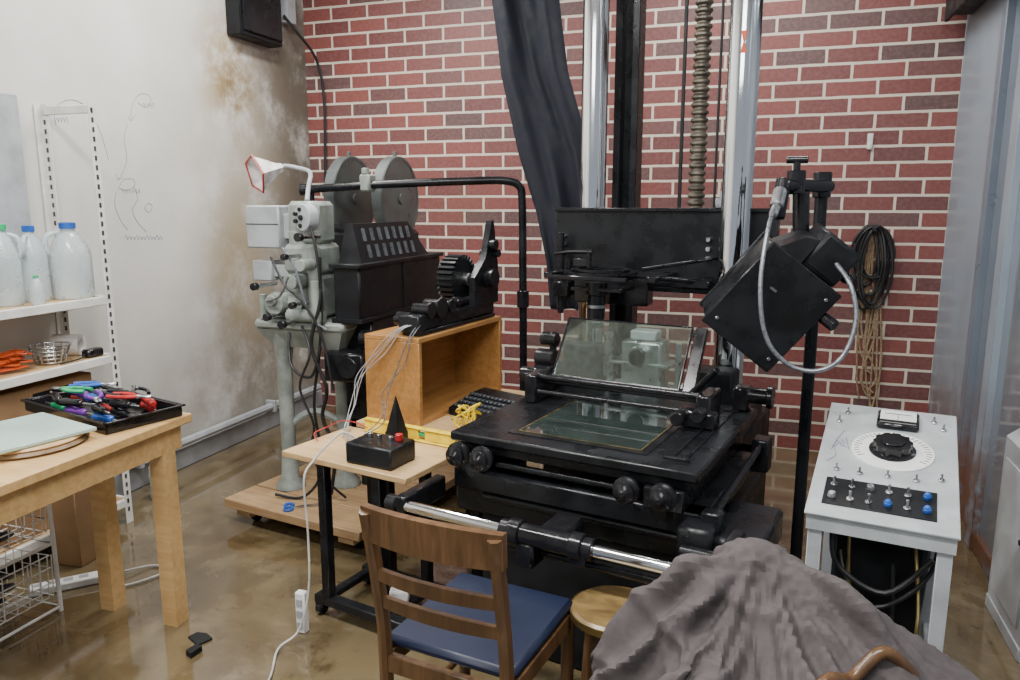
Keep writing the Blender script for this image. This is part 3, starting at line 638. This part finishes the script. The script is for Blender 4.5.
for zz,s_ in ((2.13,1),(2.17,-1)): b.prism([(.665-.012,1.0285,zz-.02*s_),(.665+.012,1.0285,zz-.02*s_),(.665+.003,1.0285,zz+.02*s_),(.665-.003,1.0285,zz+.02*s_)],(0,.004,0))
b.done('tape_mark','orange',rc,label='small orange tape mark')
b=B(MF); b.box(-.035,.0,1.48,1.56,.59,3.39,bev=.003).box(.05,.085,1.48,1.56,.59,3.39,bev=.003).box(.0,.05,1.53,1.56,.59,3.39,bev=0); b.done('steel_channel','black',e)
b=B(MF)
pr=[];z=1.25
while z<3.38:
    pr+=[(.028,z),(.038,z+.010),(.038,z+.018),(.028,z+.028)]; z+=.032
b.lathe(pr,(0,0,0),(0,0,1),18,Mx=T(.42,1.34,0)); b.done('lead_screw','screw',e)
B(MF).cyl((.51,1.30,1.5),(.51,1.30,3.39),.006,seg=8).done('cable','cable',e)
B(MF).cyl((.31,1.45,1.4),(.31,1.45,3.39),.009,seg=8).done('cable','cable',e)
b=B(MF); b.box(-.19,.80,1.18,1.24,1.17,1.53,bev=.006).box(-.19,.1,1.17,1.24,1.12,1.2,bev=.006).box(.25,.6,1.24,1.30,1.2,1.45,bev=.006).box(-.19,.80,1.165,1.18,1.17,1.19,bev=.002).box(-.19,.80,1.165,1.18,1.515,1.53,bev=.002)
cp=b.done('carriage_panel','black',e)
for x_ in (-.14,.53):
    for k in range(3): B(MF).cyl((x_,1.155,1.40-k*.04),(x_,1.185,1.40-k*.04),.010,m=0).done('bolt','steel',cp)
B(MF).box(.55,.60,1.16,1.2,1.53,1.57).cyl((.575,1.18,1.57),(.575,1.18,1.60),.012).done('latch','steel',cp)
b=B(MF)
b.ringflat((.15,.92,1.262),.10,.155,.010).ringflat((.15,.92,1.276),.095,.125,.006)
b.box(-.10,-.06,.88,1.18,1.235,1.26,bev=.004).box(.36,.40,.88,1.18,1.235,1.26,bev=.004).box(-.10,.40,1.08,1.12,1.235,1.26,bev=.003).box(-.02,.32,.76,.785,1.245,1.262,bev=.003)
b.done('ring_carrier','blackg',e)
b=B(MF)
b.cyl((.33,.92,1.285),(.60,1.17,1.33),.008).cyl((.38,.95,1.25),(.56,1.17,1.22),.012)
b.box(.42,.56,1.08,1.17,1.20,1.235,bev=.005)
b.done('link_arm','blackg',e)
B(MF).tube([(-.1,1.0,1.33),(.0,.95,1.345),(.12,.90,1.35)],.009).cyl((.10,.91,1.28),(.10,.91,1.36),.010).box(.02,.10,.92,.94,1.285,1.32).done('linkage','blackg',e)
B(MF).cyl((-.13,1.12,1.05),(-.13,1.12,1.42),.014).cyl((-.09,1.12,1.08),(-.09,1.12,1.30),.009).box(-.155,-.075,1.08,1.17,1.13,1.20,bev=.005).done('side_link','blackg',e)
b=B(MF); b.lathe([(.046,0),(.046,.05),(.038,.055),(.038,.15),(.033,.155),(.033,.19),(.02,.19)],(.14,.90,1.225),(0,0,-1),28).ringflat((.14,.90,1.12),.036,.042,.012,m=1).ringflat((.14,.90,1.06),.033,.038,.008,m=1).box(-.02,.32,1.02,1.1,1.12,1.235,bev=.006)
b.box(.04,.26,.86,1.02,1.19,1.205,bev=.002)
b.done('lens',['blackg','steel'],e)
PL=MF@T(.10,.56,.885)@RX(54)
b=B(PL); w=.51;L=.265
b.box(0,.009,0,L,-.005,.005).box(w-.009,w,0,L,-.005,.005).box(0,w,0,.012,-.008,.008).box(0,w,L-.006,L,-.004,.004)
b.box(w+.012,w+.055,.0,L-.005,-.012,.012).box(w,w+.012,.01,.03,-.006,.006).box(w,w+.012,L-.04,L-.02,-.006,.006)
pf=b.done('platen_frame','blackg',e)
B(PL).box(.009,w-.009,.012,L-.006,-.0015,.0015,bev=0).done('platen_glass','glass',pf,label='clear tilted glass plate')
b=B(MF); b.cyl((.02,.50,.895),(.74,.50,.895),.012).cyl((.02,.55,.87),(.74,.55,.87),.012).cyl((.1,.45,.85),(.7,.45,.85),.009)
for x_ in (.04,.70): b.box(x_,x_+.05,.45,.60,.80,.91,bev=.006)
b.cyl((.66,.42,.84),(.66,.37,.84),.024).cyl((.73,.42,.86),(.73,.36,.86),.023).box(.66,.78,.42,.47,.80,.86,bev=.008).cyl((.64,.56,.87),(.76,.48,1.0),.012)
b.done('platen_hinge','blackg',e)
B(MF).cyl((.78,.75,.86),(.88,.75,.86),.030).box(.76,.82,.72,.79,.80,.89,bev=.008).cyl((.88,.75,.86),(.90,.75,.86),.042).done('side_hand_wheel','blackg',e)
B(MF).cyl((-.04,.72,.92),(.04,.72,.92),.04).cyl((-.06,.62,.87),(.02,.62,.87),.03).box(-.03,.05,.6,.8,.80,.9,bev=.006).cyl((-.05,.78,.99),(.02,.78,.99),.03).cyl((.0,.78,.8),(.0,.78,1.02),.015).done('side_knob_cluster','blackg',e)
b=B(MF); b.box(.27,.44,.86,.98,.80,1.0,bev=.01,m=1).cyl((.355,.82,.94),(.355,.86,.94),.045,m=1).cyl((.355,.81,.94),(.355,.825,.94),.034,m=2).box(.30,.41,.88,.96,1.0,1.04,bev=.006).box(.22,.48,.85,.99,.90,.912,bev=.002,m=1).cyl((.20,.90,.80),(.20,.90,1.02),.020,m=1).cyl((.50,.90,.80),(.50,.90,1.0),.012,m=1).box(.2,.5,.78,1.0,.76,.80,bev=.003,m=0)
b.done('projection_head',['grey','steel','blackg'],e)
B(MF).box(.56,.72,.90,1.02,.60,.90,bev=.01).done('rear_bearing_block','blackm',e)
B(MF).box(-.06,.16,.99,1.08,.60,.94,bev=.01).done('rear_bearing_block','blackm',e)

# ---------------------------------------------------------------- right lamp stand
e=thing('lamp_stand','black pipe stand holding a tilted black lamp box with braided hose','lamp',(.18,3.0,0))
B().cyl((.185,3.0,.02),(.185,3.0,1.64),.022).cyl((.185,3.0,0),(.185,3.0,.03),.07,.06).done('post','black',e)
b=B(); b.cyl((.21,3.0,1.61),(.05,2.75,1.61),.022).cyl((.185,3.0,1.57),(.185,3.0,1.66),.032).cyl((.09,2.82,1.58),(.09,2.82,1.66),.031).cyl((.09,2.82,1.66),(.09,2.82,1.69),.012).cyl((.055,2.82,1.695),(.125,2.82,1.695),.012).cyl((.05,2.77,1.63),(.035,2.74,1.50),.025).cyl((.11,2.86,1.59),(.12,2.86,1.42),.028)
b.done('pipe_arm','blackg',e)
LBX=T(.015,2.72,1.225)@RZ(12)@RY(38)@RX(8)
lh=B(LBX).box(-.135,.135,-.12,.12,-.165,.165,bev=.008).box(-.141,.141,-.126,-.11,-.17,.17,bev=.004).box(-.141,.141,.1,.126,-.17,.17,bev=.004).done('lamp_housing','black',e)
b=B(LBX); b.box(-.02,.115,-.08,.16,.165,.30,bev=.01).prism([(-.11,-.09,.165),(-.02,-.09,.165),(-.02,-.07,.26),(-.06,-.07,.24)],(0,.18,0)).box(-.01,.105,-.085,-.078,.18,.29,bev=.002)
b.done('blower_housing','blackm',e)
b=B(LBX); b.box(-.05,-.025,-.13,-.125,.05,.058,bev=0); b.done('label_plate','steel',lh)
for (u_,v_) in ((.11,.13),(-.11,-.13),(.11,-.13)): B(LBX).cyl((u_,-.12,v_),(u_,-.131,v_),.006).done('screw','steel',lh)
B().cyl((.17,2.66,1.20),(.23,2.62,1.16),.02).done('adjusting_knob','blackg',e)
B().cyl((.18,2.72,1.37),(.26,2.70,1.31),.018).sph((.26,2.70,1.31),.02).done('adjusting_knob','blackg',e)
b=B(); b.tube([(.035,2.68,1.56),(.01,2.58,1.48),(-.005,2.5,1.30),(.02,2.48,1.14),(.09,2.48,1.055),(.18,2.48,1.04),(.25,2.5,1.09),(.28,2.53,1.20),(.26,2.56,1.30),(.22,2.62,1.36)],.0075,seg=10); b.done('hose','greycable',e)
B().cyl((.04,2.72,1.59),(.03,2.66,1.54),.022).cyl((.03,2.66,1.54),(.02,2.62,1.51),.014).done('hose_fitting','steel',e)

# ---------------------------------------------------------------- hook and cables
e=thing('wall_hook','small cream metal hook plate screwed to the brick','hook',(.55,4.99,1.9))
B().box(.535,.565,4.985,5.0,1.86,1.95,bev=.003).tube([(.55,4.985,1.87),(.55,4.96,1.86),(.55,4.95,1.89)],.005).done('plate','white',e)
e=thing('hook_peg','black peg holding cable coils on the brick','hook',(.6,4.95,1.38)); B().cyl((.60,5.0,1.39),(.60,4.88,1.40),.012).done('peg','blackm',e)
random.seed(5)
b=B()
for k in range(9):
    cx=.60+random.uniform(-.03,.03); w=random.uniform(.05,.11); h=random.uniform(.15,.25); y_=4.91+random.uniform(0,.045); top=1.42
    b.tube([(cx+w*math.sin(t)*(1-.1*math.cos(t)),y_+.01*math.sin(3*t),top-h+h*math.cos(t)) for t in [i/12*6.283 for i in range(13)]],.008,seg=6,sub=3)
b.done('cable_coil','cable',label='coil of black cables hanging on the brick wall',cat='cable')
b=B()
for k in range(12):
    cx=.56+k*.010; l=random.uniform(.75,1.05) if k<8 else 1.36
    b.tube([(cx,4.98,1.38),(cx+.01*math.sin(k),4.98,1.15),(cx+random.uniform(-.03,.06),4.98,1.38-l*.6),(cx+random.uniform(-.02,.08),4.98,1.38-l*.9),(cx+.03+random.uniform(0,.04),4.98,1.385-l*1.0)],.006,seg=6)
b.done('rope_bundle','rope',label='tan ropes and cords trailing down the brick wall',cat='rope')

# ---------------------------------------------------------------- console
CW=T(.145,2.04,0)@RZ(-9.5)
e=thing('control_console','light grey sloped control console with dial and switches','control panel',CW)
w,dp,zf,zr=.345,.60,.75,.90
tilt=math.degrees(math.atan2(zr-zf,dp)); PN=CW@T(0,0,zf)@RX(tilt); LP=dp/math.cos(R_(tilt))
b=B(CW); b.prism([(0,0,zf-.005),(0,dp,zr-.005),(0,dp,zf-.12),(0,0,zf-.045)],(w,0,0)); b.done('cabinet','lightgrey',e)
sl=B(PN).box(-.006,w+.006,-.006,LP+.006,-.004,.004,bev=.002).done('sloped_panel','lightgrey',e)
for x_,y_ in ((.005,.005),(w-.04,.005),(.005,dp-.04),(w-.04,dp-.04)): B(CW).box(x_,x_+.035,y_,y_+.035,0,zf-.04,bev=.002).done('leg','grey',e)
B(CW).box(.02,w-.02,.008,.028,.2,.23).box(.008,.028,.02,dp-.02,.2,.23).box(w-.028,w-.008,.02,dp-.02,.2,.23).done('stretcher','grey',e)
cx,cy=.185,.36
B(PN).lathe([(.001,.004),(.108,.004),(.108,.008),(.001,.008)],(cx,cy,0),seg=48).done('dial_plate','whitepl',sl)
b=B(PN)
for k in range(31):
    a=R_(-120+k*8+90); 
    b.box(.088 if k%5 else .082,.102,-.0009,.0009,.0082,.009,bev=0,Mx=T(cx,cy,0)@Matrix.Rotation(a,4,'Z'))
b.done('dial_scale','blackm',sl)
b=B(PN)
pr=[]
for k in range(40):
    a=k/40*6.283; r=.052 if k%4<2 else .047; pr.append((cx+r*math.cos(a),cy+r*math.sin(a),.008))
b.prism(pr,(0,0,.030)).lathe([(.062,.008),(.062,.012),(.054,.016)],(cx,cy,0),seg=32).cyl((cx,cy,.038),(cx,cy,.044),.032).box(cx-.003,cx+.003,cy,cy+.045,.038,.042,bev=0)
b.done('dial_knob','blackg',sl)
mhz=B(PN).box(.135,.25,.485,.58,.004,.024,bev=.006).done('meter_housing','blackg',sl)
b=B(PN); b.box(.143,.242,.498,.573,.024,.0255,bev=0); b.done('meter_face','screen',sl)
b=B(PN); b.box(.191,.1925,.506,.545,.0255,.0265,bev=0).box(.155,.230,.550,.552,.0255,.0265,bev=0).box(.143,.242,.498,.512,.0255,.0262,bev=0); b.done('meter_needle','blackm',sl)
b=B(PN); 
for k in range(5): b.tube([(.025+.008*k,.33+.02*k,.005),(.035+.009*k,.38-.01*k,.005),(.052+.004*k,.35,.005)],.0012,seg=4)
b.tube([(.02,.26,.005),(.04,.30,.005),(.03,.36,.005),(.05,.45,.005)],.001,seg=4)
b.done('pen_note','ink',sl)
sw=B(PN).box(.03,.30,.045,.175,.004,.007,bev=.001).done('switch_plate','blackm',sl)
for r,yy in enumerate((.08,.14)):
    for k in range(6):
        x_=.052+k*.045
        if (r==0 and k in (3,5)) or (r==1 and k in (5,)):
            B(PN).cyl((x_,yy,.007),(x_,yy,.018),.010).sph((x_,yy,.018),.0085).done('indicator_lamp','blue',sl)
        elif (k+r)%3==0:
            B(PN).cyl((x_,yy,.007),(x_,yy,.022),.011,.009).done('knob','steel',sl)
        else:
            B(PN).cyl((x_,yy,.007),(x_,yy,.011),.009).cyl((x_,yy,.011),(x_,yy+.006,.030),.003,.004).done('toggle_switch','steel',sl)
for x_,yy in ((.05,.22),(.11,.215),(.18,.22),(.25,.22),(.31,.24),(.315,.52),(.29,.56),(.05,.56),(.03,.5)):
    B(PN).cyl((x_,yy,.004),(x_,yy,.010),.008).cyl((x_,yy,.010),(x_,yy+.005,.024),.003).done('toggle_switch','steel',sl)
B(CW).tube([(.1,.1,.72),(.12,.06,.5),(.2,.1,.35),(.28,.05,.45),(.25,.2,.72)],.005).done('yellow_cable','brass',e)
B(CW).tube([(.2,.2,.72),(.22,.1,.4),(.15,.1,.25),(.1,.2,.05)],.006).tube([(.3,.3,.72),(.28,.2,.4),(.2,.2,.1),(.25,.1,.01)],.008).tube([(.05,.3,.72),(.1,.1,.55),(.18,.05,.5),(.3,.1,.6),(.32,.3,.72)],.006).tube([(.06,.08,.70),(.08,.05,.6),(.2,.04,.55),(.3,.05,.66)],.007).done('black_cable','cable',e)
B(CW).box(.06,.29,.15,.54,.23,.66,bev=.01).done('power_unit','blackm',e)

# ---------------------------------------------------------------- chair
HF=T(-.855,1.57,0)@RZ(-8)
e=thing('wooden_chair','dark brown wooden chair with blue vinyl seat pad','chair',HF)
w=.345;d=.42
for x_ in (0,w): 
    b=B(HF); b.tube([(x_,0,0),(x_,.0,.44),(x_,-.025,.65),(x_,-.06,.83)],.018,seg=8); b.done('back_post','darkwood',e)
for x_ in (.005,w-.005): B(HF).cyl((x_,d-.03,0),(x_,d-.03,.43),.016,.02).done('front_leg','darkwood',e)
def slat(z0,z1,y0,th,bow,name,x0=0.,x1=w):
    vs=[];fs=[];n=16
    for i in range(n+1):
        t=i/n; x_=x0+(x1-x0)*t; yb=y0-bow*4*t*(1-t)
        for (dy,z) in ((0,z0),(th,z0),(th,z1),(0,z1)): vs.append((x_,yb+dy-.04*(z-z0),z+(.006*math.sin(math.pi*t) if z==z1 else 0)))
    for i in range(n):
        for k in range(4): fs.append([i*4+k,i*4+(k+1)%4,(i+1)*4+(k+1)%4,(i+1)*4+k])
    fs+=[[0,1,2,3],[n*4+3,n*4+2,n*4+1,n*4]]
    B(HF).add(vs,fs).done(name,'darkwood',e)
slat(.755,.84,-.055,.022,.03,'top_rail',-.018,w+.018)
slat(.645,.675,-.035,.014,.025,'back_slat'); slat(.565,.595,-.02,.014,.02,'back_slat')
b=B(HF); b.box(0,w,-.01,.01,.38,.43).box(0,w,d-.04,d-.02,.38,.43).box(-.01,.012,0,d-.03,.38,.43).box(w-.012,w+.01,0,d-.03,.38,.43)
b.cyl((0,0,.2),(0,d-.03,.2),.01).cyl((w,0,.2),(w,d-.03,.2),.01).cyl((0,d*.5,.2),(w,d*.5,.2),.01)
b.done('seat_frame','darkwood',e)
b=B(HF); b.box(-.02,w+.008,.02,d-.01,.43,.462,bev=.012); o=b.done('seat_cushion','seat',e)

W=T(-.335,1.93,0); e=thing('round_stool','worn round wooden stool with metal rim','stool',W)
B(W).lathe([(.001,.425),(.11,.425),(.123,.435),(.123,.448),(.115,.454),(.10,.452),(.001,.450)],seg=40).done('seat','stool',e)
B(W).ringflat((0,0,.428),.122,.127,.02,seg=40).done('rim','brass',e)
for k in range(4):
    a=R_(45+90*k); B(W).cyl((.08*math.cos(a),.08*math.sin(a),.43),(.11*math.cos(a),.11*math.sin(a),0),.015,.012).done('leg','darkwood',e)
B(W).tor((0,0,.15),.10,.007).done('foot_ring','steel',e)

# ---------------------------------------------------------------- cloth covered chair
HW=T(.06,1.50,0); che=thing('bentwood_chair','wooden chair with curved back rail hidden under fabric','chair',HW)
B(HW).lathe([(.001,.42),(.17,.42),(.18,.435),(.17,.45),(.001,.45)],seg=32).done('seat','darkwood',che)
for k in range(4):
    a=R_(45+90*k); B(HW).cyl((.11*math.cos(a),.11*math.sin(a),.42),(.17*math.cos(a),.17*math.sin(a),0),.016).done('leg','darkwood',che)
sc=bpy.context.scene
prox=[]
def proxy(bm_fn):
    me=bpy.data.meshes.new('p'); bm=bmesh.new(); bm_fn(bm); bm.to_mesh(me); bm.free()
    o=bpy.data.objects.new('p',me); COL.objects.link(o); md=o.modifiers.new('c','COLLISION'); o.collision.thickness_outer=.008; o.collision.cloth_friction=40; prox.append(o)
def ell(c_,r_):
    proxy(lambda bm: bmesh.ops.create_icosphere(bm,subdivisions=3,radius=1,matrix=T(*c_)@Matrix.Diagonal((*r_,1))))
for c_,r_ in (((.08,1.46,.42),(.27,.20,.14)),((-.08,1.66,.62),(.09,.06,.12)),((.03,1.70,.68),(.09,.06,.12)),((.15,1.67,.64),(.10,.07,.11)),((.28,1.62,.56),(.10,.09,.09)),((.41,1.58,.48),(.11,.10,.08)),((-.19,1.60,.50),(.09,.08,.11)),((-.24,1.52,.42),(.08,.08,.09)),((.12,1.36,.48),(.12,.08,.10)),((-.08,1.42,.46),(.08,.08,.10)),((.30,1.42,.45),(.10,.09,.10))): ell(c_,r_)
me=bpy.data.meshes.new('sheet'); bm=bmesh.new(); bmesh.ops.create_grid(bm,x_segments=150,y_segments=108,size=.5)
uvs=[]
for v in bm.verts:
    x,y=v.co.x*1.28,v.co.y*.90
    uvs.append((x,y))
    z=.93+.06*noise.noise(Vector((x*6,y*6,0)))+.05*math.sin(16*(x*.8+y*.5)+3*noise.noise(Vector((x*3,y*3,9))))
    v.co=Vector((.10+x*math.cos(.05)-y*math.sin(.05),1.565+x*math.sin(.05)+y*math.cos(.05),z))
bm.to_mesh(me); bm.free()
sh=bpy.data.objects.new('sheet',me); COL.objects.link(sh)
md=sh.modifiers.new('cl','CLOTH'); st=md.settings; st.quality=7; st.mass=.22; st.tension_stiffness=15; st.compression_stiffness=15; st.shear_stiffness=5; st.bending_stiffness=.12; st.air_damping=1.5; st.shrink_min=-.24; st.shrink_max=-.24
md.collision_settings.collision_quality=3; md.collision_settings.distance_min=.006; md.collision_settings.use_self_collision=True; md.collision_settings.self_distance_min=.004
sc.frame_start=1; sc.frame_end=60; md.point_cache.frame_start=1; md.point_cache.frame_end=60
for f_ in range(1,34): sc.frame_set(f_); bpy.context.view_layer.update()
dg=bpy.context.evaluated_depsgraph_get(); ev=sh.evaluated_get(dg); m2=ev.to_mesh()
nrm=[v.normal.copy() for v in m2.vertices]
vs=[sh.matrix_world@v.co for v in m2.vertices]; fs=[list(p.vertices) for p in m2.polygons]
ev.to_mesh_clear(); bpy.data.objects.remove(sh)
for o in prox: bpy.data.objects.remove(o)
sc.frame_set(1)
# sharp creases radiating from the peak of the drape, in the fabric's own coordinates
def crease(a,c_,seed,freq,thin,warp):
    w1=warp*noise.noise(Vector((a*1.5,c_*3,seed)))
    return max(0,1-abs(noise.noise(Vector(((a+w1)*freq,c_*thin,seed+5)))*3.4))
for i,(u,v) in enumerate(uvs):
    p_=vs[i]; dx=p_.x-.04; dy=(p_.y-1.70)*1.2; rr=math.hypot(dx,dy); th=math.atan2(dy,dx)
    cs,sn=math.cos(th),math.sin(th)
    f1=max(0,1-abs(noise.noise(Vector((cs*3.4+.5*rr,sn*3.4,rr*1.2+2)))*3.0))
    f2=max(0,1-abs(noise.noise(Vector((cs*6.2,sn*6.2+.8*rr,rr*2.0+8)))*3.0))
    h=f1**2*.050*min(1,rr/.22)+f2**2*.022*min(1,rr/.18)+crease(u*.7+v*.7,-u*.7+v*.7,3.1,8,1.2,.15)**3*.018+crease(u*.9-v*.4,u*.4+v*.9,9.1,6,1.0,.2)**3*.016
    n_=nrm[i]; n_=n_ if n_.z>=-.2 else -n_
    vs[i]=p_+n_*(h-.018)
cl=B().add(vs,fs).done('draped_cloth','cloth',label='crumpled grey-brown cloth draped over a wooden chair',cat='cloth')
md=cl.modifiers.new('s','SOLIDIFY'); md.thickness=.003; md=cl.modifiers.new('ss','SUBSURF'); md.levels=1; md.render_levels=1
for p in cl.data.polygons: p.use_smooth=True
def ztop(x_,y_): 
    zz=[v.z for v in vs if abs(v.x-x_)<.015 and abs(v.y-y_)<.015]
    return max(zz) if zz else .5
pts=[(.12,1.40),(.16,1.45),(.21,1.50),(.27,1.54),(.33,1.555)]
rl=[]
for i,(x_,y_) in enumerate(pts): rl.append((x_,y_,ztop(x_,y_)+(.006 if 0<i<4 else -.03)))
b=B(); b.tube([(-.10,1.50,.47),(-.04,1.40,.50),(.05,1.36,.52)]+rl,.013,seg=10)
for (x_,y_,z_) in ((.0,1.37,.51),(.05,1.36,.52)): b.cyl((x_,1.40,.44),(x_,y_,z_),.009)
b.done('back_rail','darkwood',che)

# ---------------------------------------------------------------- camera, light
c=bpy.data.cameras.new('camera'); co=bpy.data.objects.new('camera',c); COL.objects.link(co); bpy.context.scene.camera=co
c.sensor_width=36; c.lens=760/1020*36; co.location=(0,0,1.55); co.rotation_euler=(R_(90-10.2),0,R_(18.4)); c.clip_start=.05
def area(x,y,z,sx,sy,e_,col=(1,.985,.96),rot=(0,0,0)):
    l=bpy.data.lights.new('ceiling_light','AREA'); l.shape='RECTANGLE'; l.size=sx; l.size_y=sy; l.energy=e_; l.color=col
    o=bpy.data.objects.new('ceiling_light',l); o.location=(x,y,z); o.rotation_euler=rot; COL.objects.link(o)
area(-1.6,1.2,3.3,1.2,.25,98); area(.2,1.0,3.3,1.2,.25,82); area(-2.3,3.3,3.3,.25,1.2,78); area(-.3,4.1,3.3,1.2,.2,42); area(-.9,-1.2,3.0,2.0,1.0,55,rot=(R_(35),0,0))
w=bpy.data.worlds.new('world'); bpy.context.scene.world=w; w.use_nodes=True
w.node_tree.nodes['Background'].inputs[0].default_value=(.75,.82,.9,1); w.node_tree.nodes['Background'].inputs[1].default_value=.48
